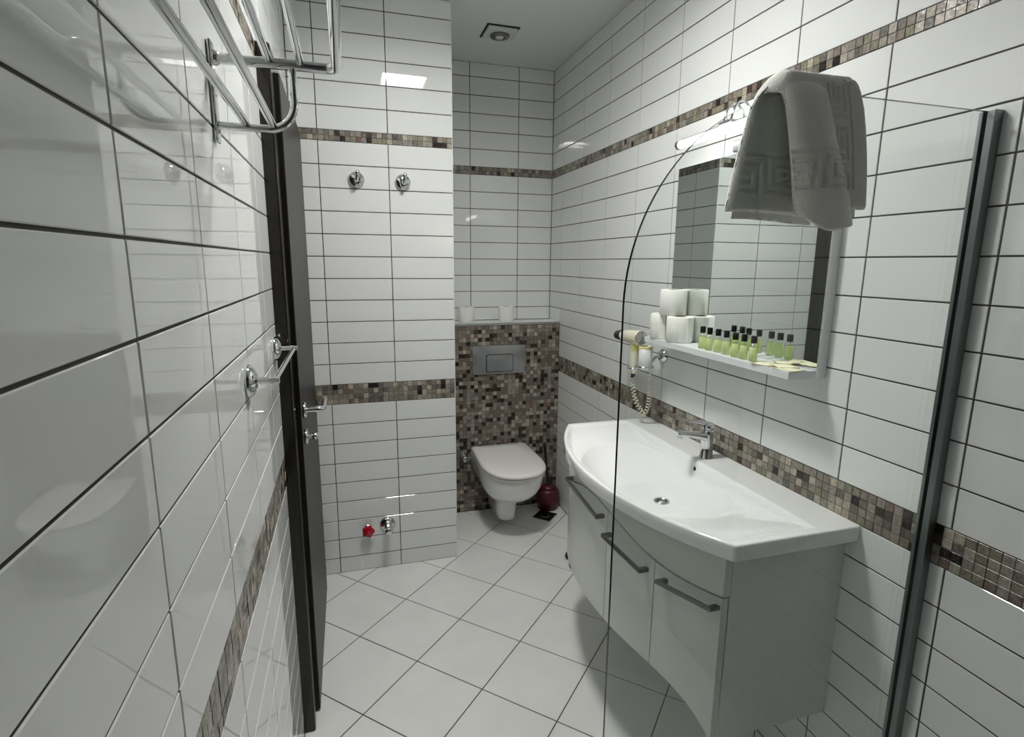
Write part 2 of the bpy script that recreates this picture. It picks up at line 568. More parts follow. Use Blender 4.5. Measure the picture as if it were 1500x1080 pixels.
# toilet rolls
def roll_meshes(r=0.049, h=0.096, core=0.021):
    body = MB()
    ang = [2 * math.pi * k / 40 for k in range(40)]
    def ring(rad, zz):
        return [(rad * math.cos(a) * (1 + 0.006 * math.sin(3 * a)), rad * math.sin(a) * (1 + 0.006 * math.sin(3 * a)), zz) for a in ang]
    body.loft([ring(core, 0.001), ring(r - .004, 0.0), ring(r, 0.003), ring(r, h / 2), ring(r, h - 0.003), ring(r - .004, h), ring(core, h - 0.001)], cap=(False, False))
    tail = MB()
    tail.loft([[(1.003 * r * math.cos(a), 1.003 * r * math.sin(a), zz) for a in [math.radians(200 + 5 * k) for k in range(7)]] +
               [(0.99 * r * math.cos(a), 0.99 * r * math.sin(a), zz) for a in [math.radians(230 - 5 * k) for k in range(7)]] for zz in (0.003, h - 0.003)])
    cr = MB().loft([[(c * math.cos(a), c * math.sin(a), zz) for a in ang] for c, zz in ((core, 0.0005), (core, h - 0.0005), (core - 0.0015, h - 0.0005), (core - 0.0015, 0.0005))], cap=(False, False))
    return body.mesh('paper', M['paper']), tail.mesh('loose_end', M['paper']), cr.mesh('core', M['card'])
R_ME = roll_meshes()
def roll(loc, rz, label, group, sc=1.0):
    t = thing('toilet_roll', label, 'toilet roll', group)
    t.location = loc
    t.rotation_euler = (0, 0, rz)
    t.scale = (sc, sc, sc)
    for n, me in zip(('paper', 'loose_end', 'core'), R_ME):
        link(n, me, t)
g = 'white toilet rolls'
roll((1.393, 1.912, SZ), 0.4, 'white toilet roll on the mirror shelf, nearest the hair dryer', g)
roll((1.395, 1.800, SZ), 1.2, 'white toilet roll on the mirror shelf, lower one beside the green bottles', g)
roll((1.393, 1.850, SZ + 0.0965), 2.2, 'white toilet roll stacked on top of the two others on the mirror shelf', g)
roll((0.897, 3.315, ZC + 0.0002), 0.7, 'white toilet roll on the ledge above the toilet, next to the partition wall', g, 0.98)
roll((1.150, 3.315, ZC + 0.0002), 1.9, 'white toilet roll on the ledge above the toilet, nearer the right wall', g, 0.98)

# little shampoo bottles
def bottle_meshes():
    n = 24
    bw = MB().lathe([(0.0, 0.0), (0.0115, 0.0), (0.0130, 0.002), (0.0130, 0.046), (0.0112, 0.0515), (0.0072, 0.0535), (0.0072, 0.056), (0.0, 0.056)], seg=n)
    lq = MB().lathe([(0.0, 0.0016), (0.0112, 0.0016), (0.0121, 0.003), (0.0121, 0.042), (0.0, 0.042)], seg=n)
    cp = MB().lathe([(0.0, 0.055), (0.0088, 0.055), (0.0092, 0.056), (0.0092, 0.076), (0.0084, 0.0775), (0.0, 0.0775)], seg=n)
    return bw.mesh('bottle_body', M['bottle_glass']), lq.mesh('shampoo', M['shampoo']), cp.mesh('cap', M['black'])
B_ME = bottle_meshes()
BY = [1.632, 1.591, 1.552, 1.506, 1.456, 1.416, 1.375]
BXs = [1.377, 1.375, 1.380, 1.377, 1.372, 1.373, 1.374]
ordn = ['first in the row beside the toilet rolls', 'second in the row from the toilet rolls', 'third in the row from the toilet rolls',
        'fourth in the row, in its middle', 'third in the row from the sachets', 'second in the row from the sachets', 'last in the row beside the sachets']
for x, y, w in zip(BXs, BY, ordn):
    t = thing('shampoo_bottle', 'small green shampoo bottle with black cap, ' + w, 'bottle', 'shampoo bottles on the mirror shelf')
    t.location = (x, y, SZ)
    t.rotation_euler = (0, 0, random.uniform(0, 6))
    for n, me in zip(('bottle_body', 'shampoo', 'cap'), B_ME):
        link(n, me, t)

# sachets
sac = [(1.375, 1.318, 0.15, 'cream sachet on the shelf lying next to the last green bottle'),
       (1.395, 1.268, -0.25, 'cream sachet on the shelf, second from the bottles'),
       (1.378, 1.232, 0.10, 'cream sachet at the front corner of the shelf near its right end'),
       (1.420, 1.300, 0.9, 'cream sachet lying against the mirror behind the other sachets')]
for k, (x, y, rz, lab) in enumerate(sac):
    t = thing('sachet', lab, 'sachet', 'sachets on the mirror shelf')
    t.location = (x, y, SZ + 0.0006 + 0.0022 * (k % 2) + (0.003 if k == 3 else 0))
    t.rotation_euler = (0, 0, rz)
    hw, hl = 0.027, 0.034
    if k == 3:
        hw, hl = 0.018, 0.026
    v, f = [], []
    nx, ny = 6, 8
    for s_ in (1, 0):
        for j in range(ny + 1):
            for i in range(nx + 1):
                a, b = i / nx * 2 - 1, j / ny * 2 - 1
                puff = (1 - a * a) * (1 - b * b) * 0.003
                v.append((a * hw, b * hl, 0.0008 + puff if s_ else 0.0))
    def idx(s_, i, j):
        return (0 if s_ else (nx + 1) * (ny + 1)) + j * (nx + 1) + i
    for j in range(ny):
        for i in range(nx):
            f.append((idx(1, i, j), idx(1, i + 1, j), idx(1, i + 1, j + 1), idx(1, i, j + 1)))
            f.append((idx(0, i, j + 1), idx(0, i + 1, j + 1), idx(0, i + 1, j), idx(0, i, j)))
    for i in range(nx):
        f.append((idx(0, i, 0), idx(0, i + 1, 0), idx(1, i + 1, 0), idx(1, i, 0)))
        f.append((idx(1, i, ny), idx(1, i + 1, ny), idx(0, i + 1, ny), idx(0, i, ny)))
    for j in range(ny):
        f.append((idx(1, 0, j), idx(1, 0, j + 1), idx(0, 0, j + 1), idx(0, 0, j)))
        f.append((idx(0, nx, j), idx(0, nx, j + 1), idx(1, nx, j + 1), idx(1, nx, j)))
    MB().add(v, f, 0, True).build('packet', M['sachet'], t)
    for sgn in (-1, 1):
        MB().box(-hw, hw, sgn * (hl - 0.004) - 0.004, sgn * (hl - 0.004) + 0.004, 0.0002, 0.0016).build('seal_strip', M['sachet2'], t)

# ------------------------------------------------------------------ hair dryer, its holder and a tumbler
hh = thing('hair_dryer_holder', 'chrome wall bracket with ring holding the hair dryer and the tumbler', 'holder')
HY, HZ = 2.02, 1.176
MB().lathe([(0.0, 0.0), (0.031, 0.0), (0.031, 0.006), (0.024, 0.016), (0.014, 0.022), (0.0, 0.023)], (W - 0.0005, HY, HZ), (-1, 0, 0), 24).build('rosette', M['chrome'], hh)
MB().tube(bez((W - 0.018, HY, HZ), (W - 0.05, HY, HZ), (W - 0.06, HY, 1.143), (1.396, 2.0, 1.140), 10), 0.0065, 12).build('arm', M['chrome'], hh)
MB().tube([(1.366 + 0.032 * math.cos(a), 1.985 + 0.032 * math.sin(a), 1.140) for a in [math.radians(10 * k) for k in range(37)]], 0.0045, 10).build('ring', M['chrome'], hh)
MB().tube([(1.356 + 0.026 * math.cos(a), 2.056 + 0.026 * math.sin(a), 1.122) for a in [math.radians(10 * k) for k in range(37)]], 0.0045, 10).build('ring', M['chrome'], hh)
MB().tube([(1.350, 2.022, 1.138), (1.348, 2.034, 1.124)], 0.0045, 8).build('ring_bridge', M['chrome'], hh)

tb = thing('tumbler', 'frosted tumbler with yellowish rim in the chrome bracket beside the hair dryer', 'cup')
tb.location = (1.366, 1.985, 1.128)
MB().lathe([(0.0, 0.0), (0.022, 0.0), (0.0255, 0.004), (0.0275, 0.095), (0.0255, 0.095), (0.0235, 0.006), (0.0, 0.006)]).build('cup_body', M['frost'], tb)
MB().lathe([(0.0279, 0.088), (0.0283, 0.089), (0.0283, 0.0965), (0.0268, 0.0975), (0.0255, 0.0965), (0.0255, 0.088)], cap=(False, False)).build('rim', M['yellow'], tb)

dr = thing('hair_dryer', 'cream hair dryer with round grille and coiled cord hung beside the mirror', 'hair dryer')
BXd, BZd = 1.352, 1.256
MB().lathe([(0.0, 0.0), (0.0275, 0.0), (0.0295, 0.006), (0.0300, 0.035), (0.0285, 0.095), (0.0225, 0.155), (0.0225, 0.158), (0.0, 0.158)], (BXd, 2.005, BZd), (0.02, 1, -0.06), 28).build('barrel', M['dryer'], dr)
gr = MB().lathe([(0.0245, 0.0), (0.0275, -0.003), (0.0290, 0.0), (0.0275, 0.003), (0.0245, 0.0)], (BXd, 2.0035, BZd), (0.02, 1, -0.06), 28, cap=(False, False)).build('grille', M['alu'], dr)
sp = MB()
for k in range(8):
    a = math.pi * 2 * k / 8
    sp.tube([(BXd + 0.004 * math.cos(a), 2.001, BZd + 0.004 * math.sin(a)), (BXd + 0.025 * math.cos(a), 2.001, BZd + 0.025 * math.sin(a))], 0.0012, 6)
for rr in (0.007, 0.013, 0.019):
    sp.tube([(BXd + rr * math.cos(math.radians(15 * k)), 2.001, BZd + rr * math.sin(math.radians(15 * k))) for k in range(25)], 0.0011, 6)
sp.build('grille_bars', M['alu'], gr)
MB().lathe([(0.0235, 0.0), (0.0245, 0.004), (0.0200, 0.055), (0.0170, 0.055), (0.0180, 0.004)], (BXd + 0.003, 2.162, BZd - 0.0094), (0.02, 1, -0.06), 24, cap=(False, False)).build('nozzle', M['black'], dr)
MB().loft([[(BXd + 0.003 + w * math.cos(a), 2.056 + dy + d * math.sin(a), zz) for a in [2 * math.pi * k / 20 for k in range(20)]]
           for w, d, dy, zz in ((0.016, 0.020, -0.004, 1.240), (0.0165, 0.020, 0.0, 1.205), (0.0165, 0.019, 0.002, 1.16), (0.0155, 0.018, 0.004, 1.11), (0.012, 0.013, 0.005, 1.098))]).build('handle', M['dryer'], dr)
MB().loft([[(BXd + 0.003 + w * math.cos(a), 2.056 + d * math.sin(a), zz) for a in [2 * math.pi * k / 20 for k in range(20)]]
           for w, d, zz in ((0.0175, 0.0215, 1.222), (0.0185, 0.0225, 1.218), (0.0185, 0.0225, 1.200), (0.0172, 0.021, 1.196))]).build('collar', M['yellow'], dr)
MB().tube([(BXd + 0.003, 2.061, 1.099), (BXd + 0.002, 2.064, 1.078)], [0.010, 0.007], 12).build('strain_relief', M['black'], dr)
p = bez((BXd + 0.002, 2.064, 1.080), (BXd, 2.05, 0.99), (1.362, 2.018, 0.96), (1.392, 2.02, 0.925), 20) + \
    bez((1.392, 2.02, 0.925), (1.41, 2.02, 0.93), (1.405, 1.985, 1.02), (1.375, 1.968, 1.118), 20)[1:]
# coil around that path
path = [Vector(q) for q in p]
cum = [0.0]
for a, b in zip(path[:-1], path[1:]):
    cum.append(cum[-1] + (b - a).length)
coil = []
turns, per = 26, 10
for k in range(turns * per + 1):
    d = cum[-1] * k / (turns * per)
    i = max(j for j in range(len(cum)) if cum[j] <= d + 1e-9)
    i = min(i, len(path) - 2)
    t = (d - cum[i]) / max(cum[i + 1] - cum[i], 1e-9)
    c = path[i].lerp(path[i + 1], t)
    tg = (path[i + 1] - path[i]).normalized()
    n = Vector((1, 0, 0)) - tg * tg.x
    n.normalize()
    bb = tg.cross(n)
    a = 2 * math.pi * k / per
    coil.append(c + 0.0085 * (math.cos(a) * n + math.sin(a) * bb))
MB().tube(coil, 0.0020, 6).build('coiled_cord', M['dryer'], dr)

# ------------------------------------------------------------------ vanity cabinet and washbasin
VC, VH, VS = 1.570, 0.534, 0.155       # centre, half width, sagitta of the bow
VR = (VH * VH + VS * VS) / (2 * VS)
def bow(y, off=0.0):
    return 0.931 + off + VR - math.sqrt(max(VR * VR - (y - VC) ** 2, 0))
VY0, VY1 = 1.068, 2.072
VT, VB = 0.832, 0.285
va = thing('vanity_cabinet', 'white wall-hung vanity cabinet with bowed doors under the washbasin', 'cabinet')
OFF = 0.022
def gap_z(y):
    t = min(abs(y - VC) / (VC - VY0), 1.0)
    return 0.716 + 0.092 * ((1 + math.cos(math.pi * t)) / 2) ** 1.5
def arch_z(y):
    t = abs(y - VC) / (VC - VY0)
    return 0.415 - 0.024 * t ** 2 - 0.105 * t ** 7
# carcass: two sides, back, bottom, top rail
for y0, y1 in ((VY0, VY0 + 0.018), (VY1 - 0.018, VY1)):
    ym = VY0 if y0 < VC else VY1
    MB().box(bow(ym, OFF) + 0.022, W - 0.001, y0, y1, VB, VT).build('side_panel', M['lacquer'], va, 0.001)
MB().box(W - 0.02, W - 0.002, VY0 + 0.018, VY1 - 0.018, VB + 0.05, VT).build('back_panel', M['lacquer'], va)
def bow_slab(y0, y1, x_off, thick, zlo, zhi, n=14, mb=None):
    """curved vertical slab following the bow; zlo may be a function of y"""
    mb = mb or MB()
    rings = []
    for i in range(n + 1):
        y = y0 + (y1 - y0) * i / n
        zl = zlo(y) if callable(zlo) else zlo
        zh_ = zhi(y) if callable(zhi) else zhi
        xf = bow(y, x_off)
        rings.append([(xf, y, zl), (xf + thick, y, zl), (xf + thick, y, zh_), (xf, y, zh_)])
    mb.loft(rings, smooth=False)
    return mb
bot = MB()
n = 20
vv = []
for i in range(n + 1):
    y = VY0 + 0.018 + (VY1 - VY0 - 0.036) * i / n
    for zz in (0.428, 0.446):
        vv += [(bow(y, OFF + 0.021), y, zz), (W - 0.02, y, zz)]
ff = []
for i in range(n):
    a = i * 4
    ff += [(a, a + 4, a + 5, a + 1), (a + 2, a + 3, a + 7, a + 6), (a, a + 2, a + 6, a + 4)]
bot.add(vv, ff).build('bottom_panel', M['lacquer'], va)
def smooth_bow(o):
    for p in o.data.polygons:
        p.use_smooth = abs(p.normal.z) < 0.5
    md = o.modifiers.new('bevel', 'BEVEL')
    md.width = 0.0012
    md.segments = 2
    md.limit_method = 'ANGLE'
    md.angle_limit = math.radians(50)
    o.data.set_sharp_from_angle(angle=math.radians(40))
    return o
smooth_bow(bow_slab(VY0, VY1, OFF, 0.02, lambda y: gap_z(y) + 0.003, VT, 40).build('fascia', M['lacquer'], va))
seams = [VY0, 1.255, 1.466, 1.830, VY1]
hspan = [(1.072, 1.222, 0.687, 0.690), (1.275, 1.450, 0.692, 0.722), (1.484, 1.800, 0.765, 0.770), None]
for (y0, y1), hs in zip(zip(seams[:-1], seams[1:]), hspan):
    d = smooth_bow(bow_slab(y0 + 0.0015, y1 - 0.0015, OFF, 0.019, arch_z, lambda y: gap_z(y) - 0.003, 14).build('cabinet_door', M['lacquer'], va))
    if hs is None:
        continue
    h0, h1, zh0, zh1 = hs
    hb = MB()
    ang = [(0, -0.006), (-0.007, -0.006), (-0.007, 0.006), (0, 0.006)]
    p0, p1 = Vector((bow(h0, OFF) - 0.024, h0, zh0)), Vector((bow(h1, OFF) - 0.024, h1, zh1))
    hb.loft([[(q.x + a, q.y, q.z + b) for a, b in ang] for q in (p0, p1)], smooth=False)
    for q, s_ in ((p0, 1), (p1, -1)):
        hb.box(q.x - 0.001, bow(q.y, OFF) + 0.004, q.y if s_ > 0 else q.y - 0.012, q.y + 0.012 if s_ > 0 else q.y, q.z - 0.006, q.z + 0.006)
    hb.build('handle', M['handle'], d)

wbn = thing('washbasin', 'wide white ceramic washbasin with bowed front on the vanity cabinet', 'washbasin')
BT, BL = 0.882, 0.836
BY0, BY1 = VC - VH, VC + VH
NY, NX = 150, 90
def sstep(a, b, x):
    t = min(max((x - a) / (b - a), 0), 1)
    return t * t * (3 - 2 * t)
def basin_z(x, y):
    xb = bow(y)
    xr = 1.350                                   # straight rear edge of the bowl
    dx_f, dx_r = x - xb, xr - x
    dy = min(y - BY0, BY1 - y)
    # side wings fall gently from the rim towards the middle
    tray = sstep(0.008, 0.030, dx_f) * sstep(0.0, 0.010, dx_r) * sstep(0.016, 0.040, dy)
    fall = sstep(0.02, 0.26, dy)
    zz = BT - tray * (0.006 + 0.030 * fall)
    # deep bowl with a crease where the wings meet it and a steep rear wall
    u = (y - VC) / 0.335
    x0 = xb + 0.022
    cx, hx = (xr - 0.004 + x0) / 2, (xr - 0.004 - x0) / 2
    vx = (x - cx) / hx
    ex = 5.0 if vx > 0 else 2.8
    r = (abs(u) ** 2.3 + abs(vx) ** ex) ** (1 / 2.6)
    t = min(max((r - 0.40) / 0.60, 0.0), 1.0)
    bowl = 1 - t ** 1.5
    zz -= 0.078 * bowl
    return zz
v, f = [], []
for j in range(NY + 1):
    ty = j / NY
    y = BY0 + (BY1 - BY0) * ty
    for i in range(NX + 1):
        x = bow(y) + (W - 0.001 - bow(y)) * i / NX
        v.append((x, y, basin_z(x, y)))
for j in range(NY):
    for i in range(NX):
        a = j * (NX + 1) + i
        f.append((a, a + 1, a + NX + 2, a + NX + 1))
bas = MB().add(v, f, 0, True)
# rim loop, rolled over the edge and down
loop = [(i, 0) for i in range(NX + 1)] + [(NX, j) for j in range(1, NY + 1)] + [(i, NY) for i in range(NX - 1, -1, -1)] + [(0, j) for j in range(NY - 1, 0, -1)]
def outward(p, i, j):
    d = Vector((0, 0, 0))
    if i == 0:
        d += Vector((-1, (p[1] - VC) / VR, 0)).normalized()
    if j == 0:
        d += Vector((0, -1, 0))
    if j == NY:
        d += Vector((0, 1, 0))
    return d.normalized() if d.length else d
rings = []
for off, dz in ((0, 0), (0.0025, -0.0008), (0.0043, -0.0028), (0.005, -0.006), (0.004, BL - BT + 0.004), (0.001, BL - BT), (-0.012, BL - BT)):
    ring = []
    for i, j in loop:
        p = v[j * (NX + 1) + i]
        q = Vector(p) + outward(p, i, j) * off
        if i == NX:
            q.x = min(q.x, W - 0.001)
        ring.append((q.x, q.y, (p[2] + dz) if dz > -0.02 else BT + dz))
    rings.append(ring)
bas.loft(rings, 0, (False, False))
bas.build('basin_body', M['ceramic'], wbn)
dz_ = basin_z(1.190, 1.53)
dn = MB().lathe([(0.0, 0.002), (0.012, 0.002), (0.0125, 0.0005), (0.019, 0.0005), (0.0195, 0.0035), (0.0245, 0.0035), (0.0265, 0.0012), (0.0265, -0.004)], (1.190, 1.53, dz_), (0, 0, 1), 32, cap=(True, False)).build('drain', M['satin'], wbn)
MB().lathe([(0.0125, 0.0008), (0.019, 0.0008), (0.019, 0.0012), (0.0125, 0.0012)], (1.190, 1.53, dz_), (0, 0, 1), 32, cap=(False, False)).build('drain_gap', M['wet'], dn)
# overflow hole on the rear slope of the bowl
zx = [(x, basin_z(x, 1.575)) for x in [1.30 + 0.0005 * k for k in range(110)]]
xo, zo = min(zx, key=lambda q: abs(q[1] - 0.852))
nrm = Vector((-(basin_z(xo + 0.002, 1.575) - basin_z(xo - 0.002, 1.575)) / 0.004, 0, 1)).normalized()
MB().lathe([(0.0, 0.0012), (0.0065, 0.0012), (0.0075, 0.0006), (0.0075, -0.003)], (xo, 1.575, zo), nrm, 20, cap=(True, False)).build('overflow_hole', M['wet'], wbn)

fa = thing('faucet', 'chrome single-lever faucet on the rear edge of the washbasin', 'faucet')
FX, FY, FZ = 1.398, 1.592, BT
MB().lathe([(0.0, 0.0), (0.0245, 0.0), (0.0245, 0.003), (0.0215, 0.006), (0.0205, 0.05), (0.0205, 0.098), (0.0195, 0.104), (0.0, 0.106)], (FX, FY, FZ), (0, 0, 1), 28).build('faucet_body', M['chrome'], fa)
sec = lambda x, zc, w, h: [(x, FY + w * math.copysign(abs(math.cos(a)) ** 0.6, math.cos(a)), zc + h * math.copysign(abs(math.sin(a)) ** 0.6, math.sin(a))) for a in [2 * math.pi * k / 20 for k in range(20)]]
MB().loft([sec(FX - 0.010, FZ + 0.078, 0.017, 0.016), sec(FX - 0.04, FZ + 0.086, 0.017, 0.013), sec(FX - 0.09, FZ + 0.095, 0.0165, 0.0095), sec(FX - 0.122, FZ + 0.098, 0.016, 0.0085), sec(FX - 0.127, FZ + 0.0985, 0.014, 0.007)]).build('spout', M['chrome'], fa)
MB().lathe([(0.0, 0.0), (0.0095, 0.0), (0.0095, 0.014), (0.0, 0.014)], (FX - 0.112, FY, FZ + 0.080), (0, 0, 1), 18).build('aerator', M['chrome'], fa)
lv = MB().lathe([(0.0, 0.106), (0.0200, 0.106), (0.0205, 0.110), (0.0195, 0.126), (0.0, 0.129)], (FX, FY, FZ), (0, 0, 1), 28).build('lever_cap', M['chrome'], fa)
MB().loft([sec(FX + 0.012, FZ + 0.124, 0.012, 0.006), sec(FX - 0.03, FZ + 0.131, 0.0125, 0.0052), sec(FX - 0.085, FZ + 0.142, 0.0115, 0.0035), sec(FX - 0.090, FZ + 0.143, 0.009, 0.002)]).build('lever', M['chrome'], lv)

# ------------------------------------------------------------------ toilet
to = thing('toilet', 'white wall-hung toilet with closed lid in the mosaic recess', 'toilet')
TXc = 1.064
def dring(hw, yf, yb, zz, n=36, pw=2.5, back_w=None):
    """D-shaped outline: straight back at yb, rounded front at yf"""
    bw = back_w if back_w is not None else hw * 0.97
    ym = yf + min(hw * 1.35, (yb - yf) * 0.7)
    pts = []
    for k in range(n + 1):
        a = math.pi * k / n
        cx, cy = math.cos(a), math.sin(a)
        pts.append((TXc + hw * math.copysign(abs(cx) ** (2 / pw), cx), ym - (ym - yf) * abs(cy) ** (2 / pw), zz))
    pts.append((TXc - bw, yb - 0.012, zz))
    pts.append((TXc - bw + 0.012, yb, zz))
    pts.append((TXc + bw - 0.012, yb, zz))
    pts.append((TXc + bw, yb - 0.012, zz))
    return pts
secs = [(0.050, 2.950, 0.045), (0.056, 2.932, 0.052), (0.058, 2.925, 0.10), (0.062, 2.912, 0.15), (0.074, 2.880, 0.185), (0.104, 2.822, 0.212), (0.136, 2.760, 0.240),
        (0.158, 2.710, 0.280), (0.170, 2.678, 0.325), (0.174, 2.664, 0.375), (0.175, 2.660, 0.398), (0.172, 2.664, 0.402)]
MB().loft([dring(h, yf, YC - 0.002, zz, pw=2.3) for h, yf, zz in secs]).build('bowl', M['ceramic'], to)
MB().loft([dring(h, yf, 3.165, zz, pw=2.35) for h, yf, zz in ((0.176, 2.652, 0.403), (0.179, 2.646, 0.406), (0.179, 2.646, 0.415), (0.176, 2.652, 0.418))]).build('seat_ring', M['seat'], to)
MB().loft([dring(h, yf, yb, zz, pw=2.35) for h, yf, yb, zz in ((0.177, 2.650, 3.172, 0.4195), (0.182, 2.638, 3.176, 0.424), (0.182, 2.638, 3.176, 0.434), (0.178, 2.646, 3.174, 0.441), (0.168, 2.668, 3.168, 0.4455), (0.10, 2.78, 3.12, 0.4475))]).build('lid', M['seat'], to)
for s_ in (-1, 1):
    MB().lathe([(0.0, 0.0), (0.013, 0.0), (0.013, 0.05), (0.0, 0.05)], (TXc + s_ * 0.075 - 0.025, 3.187, 0.424), (1, 0, 0), 16).build('hinge', M['chrome'], to)

fl_ = thing('flush_plate', 'satin metal flush plate with centre button on the mosaic above the toilet', 'flush plate')
px0, px1, pz0, pz1 = 0.913, 1.243, 0.884, 1.060
def bulged(x0, x1, z0, z1, y_edge, y_mid, y_back, n=16, rc=0.010):
    v, f = [], []
    for j in range(n + 1):
        for i in range(n + 1):
            a, b = i / n * 2 - 1, j / n * 2 - 1
            xx, zz = lerp2(x0, x1, i / n), lerp2(z0, z1, j / n)
            # rounded corners
            dx, dz = max(abs(a) * (x1 - x0) / 2 - ((x1 - x0) / 2 - rc), 0), max(abs(b) * (z1 - z0) / 2 - ((z1 - z0) / 2 - rc), 0)
            d = math.hypot(dx, dz)
            if d > rc:
                k = rc / d
                xx -= math.copysign(dx * (1 - k), a)
                zz -= math.copysign(dz * (1 - k), b)
            v.append((xx, y_edge + (y_mid - y_edge) * (1 - a * a) * (1 - b * b * 0.8), zz))
    for j in range(n):
        for i in range(n):
            k = j * (n + 1) + i
            f.append((k, k + 1, k + n + 2, k + n + 1))
    mb = MB().add(v, f, 0, True)
    lp = [i for i in range(n + 1)] + [j * (n + 1) + n for j in range(1, n + 1)] + [n * (n + 1) + i for i in range(n - 1, -1, -1)] + [j * (n + 1) for j in range(n - 1, 0, -1)]
    mb.loft([[(v[k][0], y_back, v[k][2]) for k in lp], [v[k] for k in lp]], 0, (False, False), smooth=False)
    return mb
lerp2 = lambda a, b, t: a + (b - a) * t
bulged(px0, px1, pz0, pz1, YC - 0.008, YC - 0.018, YC - 0.0005).build('plate', M['satin'], fl_)
bulged(0.995, 1.165, 0.898, 1.007, YC - 0.0172, YC - 0.0190, YC - 0.008).build('button_gap', M['wet'], fl_)
bulged(0.999, 1.161, 0.902, 1.003, YC - 0.0195, YC - 0.0225, YC - 0.012).build('button', M['satin'], fl_)

av = thing('angle_valve', 'small chrome angle valve on the mosaic left of the toilet', 'valve')
MB().lathe([(0.0, 0.0), (0.032, 0.0), (0.031, 0.004), (0.014, 0.012), (0.012, 0.05), (0.0, 0.05)], (0.852, YC - 0.001, 0.372), (0, -1, 0), 22).build('rosette', M['chrome'], av)
MB().lathe([(0.0, 0.0), (0.019, 0.0), (0.021, 0.006), (0.019, 0.02), (0.0, 0.022)], (0.852, YC - 0.050, 0.372), (0, -1, 0), 10).build('knob', M['chrome'], av)
MB().tube([(0.855, YC - 0.03, 0.372), (0.895, YC - 0.03, 0.366)], 0.007, 10).build('outlet', M['chrome'], av)

# toilet brush and floor drain
tbr = thing('toilet_brush', 'burgundy toilet brush pot with black handle in the corner by the toilet', 'toilet brush')
bx_, by_ = 1.388, 3.138
MB().lathe([(0.0, 0.0), (0.058, 0.0), (0.065, 0.006), (0.074, 0.065), (0.068, 0.118), (0.056, 0.138), (0.050, 0.138), (0.058, 0.110), (0.0, 0.09)], (bx_, by_, 0.0003), seg=32).build('pot', M['burgundy'], tbr)
MB().lathe([(0.0, 0.132), (0.050, 0.132), (0.049, 0.148), (0.018, 0.160), (0.0, 0.160)], (bx_, by_, 0), seg=28).build('splash_disc', M['burgundy'], tbr)
MB().tube([(bx_, by_, 0.15), (bx_ - 0.012, by_ + 0.005, 0.28), (bx_ - 0.026, by_ + 0.01, 0.42)], [0.008, 0.0075, 0.011], 14).build('brush_handle', M['black'], tbr)
fd = thing('floor_drain', 'dark square floor drain between the toilet and the right wall', 'floor drain')
fd.location = (1.330, 3.030, 0.0)
fd.rotation_euler = (0, 0, math.radians(45))
q_ = 0.058
MB().box(-q_, q_, -q_, -q_ + .008, 0.0002, 0.003).box(-q_, q_, q_ - .008, q_, 0.0002, 0.003).box(-q_, -q_ + .008, -q_ + .008, q_ - .008, 0.0002, 0.003).box(q_ - .008, q_, -q_ + .008, q_ - .008, 0.0002, 0.003).build('drain_frame', M['black2'], fd)
MB().box(-q_ + .008, q_ - .008, -q_ + .008, q_ - .008, 0.0002, 0.0012).build('drain_pan', M['wet'], fd)
MB().lathe([(0.018, 0.0012), (0.032, 0.0012), (0.032, 0.0030), (0.018, 0.0030)], (0, 0, 0), seg=28, cap=(False, False)).build('drain_ring', M['handle'], fd)

# valves on the partition
rv = thing('radiator_valve', 'red-handled shut-off valve low on the partition wall', 'valve')
vx, vz = 0.252, 0.226
MB().lathe([(0.0, 0.0), (0.020, 0.0), (0.019, 0.003), (0.009, 0.006), (0.009, 0.03), (0.0, 0.03)], (vx, YP - 0.0005, vz), (0, -1, 0), 20).build('stem', M['chrome'], rv)
hw_ = MB()
seg = 48
rings = []
for rad, dd in ((0.006, 0.028), (0.024, 0.029), (0.029, 0.033), (0.029, 0.043), (0.023, 0.047), (0.012, 0.046), (0.010, 0.049), (0.0, 0.049)):
    rings.append([(vx + rad * (1 + (0.10 * math.cos(5 * a) if rad > 0.02 else 0)) * math.cos(a), YP - dd, vz + rad * (1 + (0.10 * math.cos(5 * a) if rad > 0.02 else 0)) * math.sin(a)) for a in [2 * math.pi * k / seg for k in range(seg)]])
hw_.loft(rings).build('handwheel', M['red'], rv)
cv = thing('chrome_valve', 'chrome shut-off valve low on the partition wall beside the red one', 'valve')
vx, vz = 0.350, 0.236
MB().lathe([(0.0, 0.0), (0.040, 0.0), (0.039, 0.004), (0.030, 0.012), (0.017, 0.016), (0.016, 0.062), (0.0, 0.062)], (vx, YP - 0.0005, vz), (0, -1, 0), 28).build('rosette', M['chrome'], cv)
MB().lathe([(0.0, 0.0), (0.017, 0.0), (0.0185, 0.004), (0.0185, 0.026), (0.015, 0.030), (0.0, 0.030)], (vx, YP - 0.062, vz), (0, -1, 0), 8).build('knob', M['chrome'], cv)

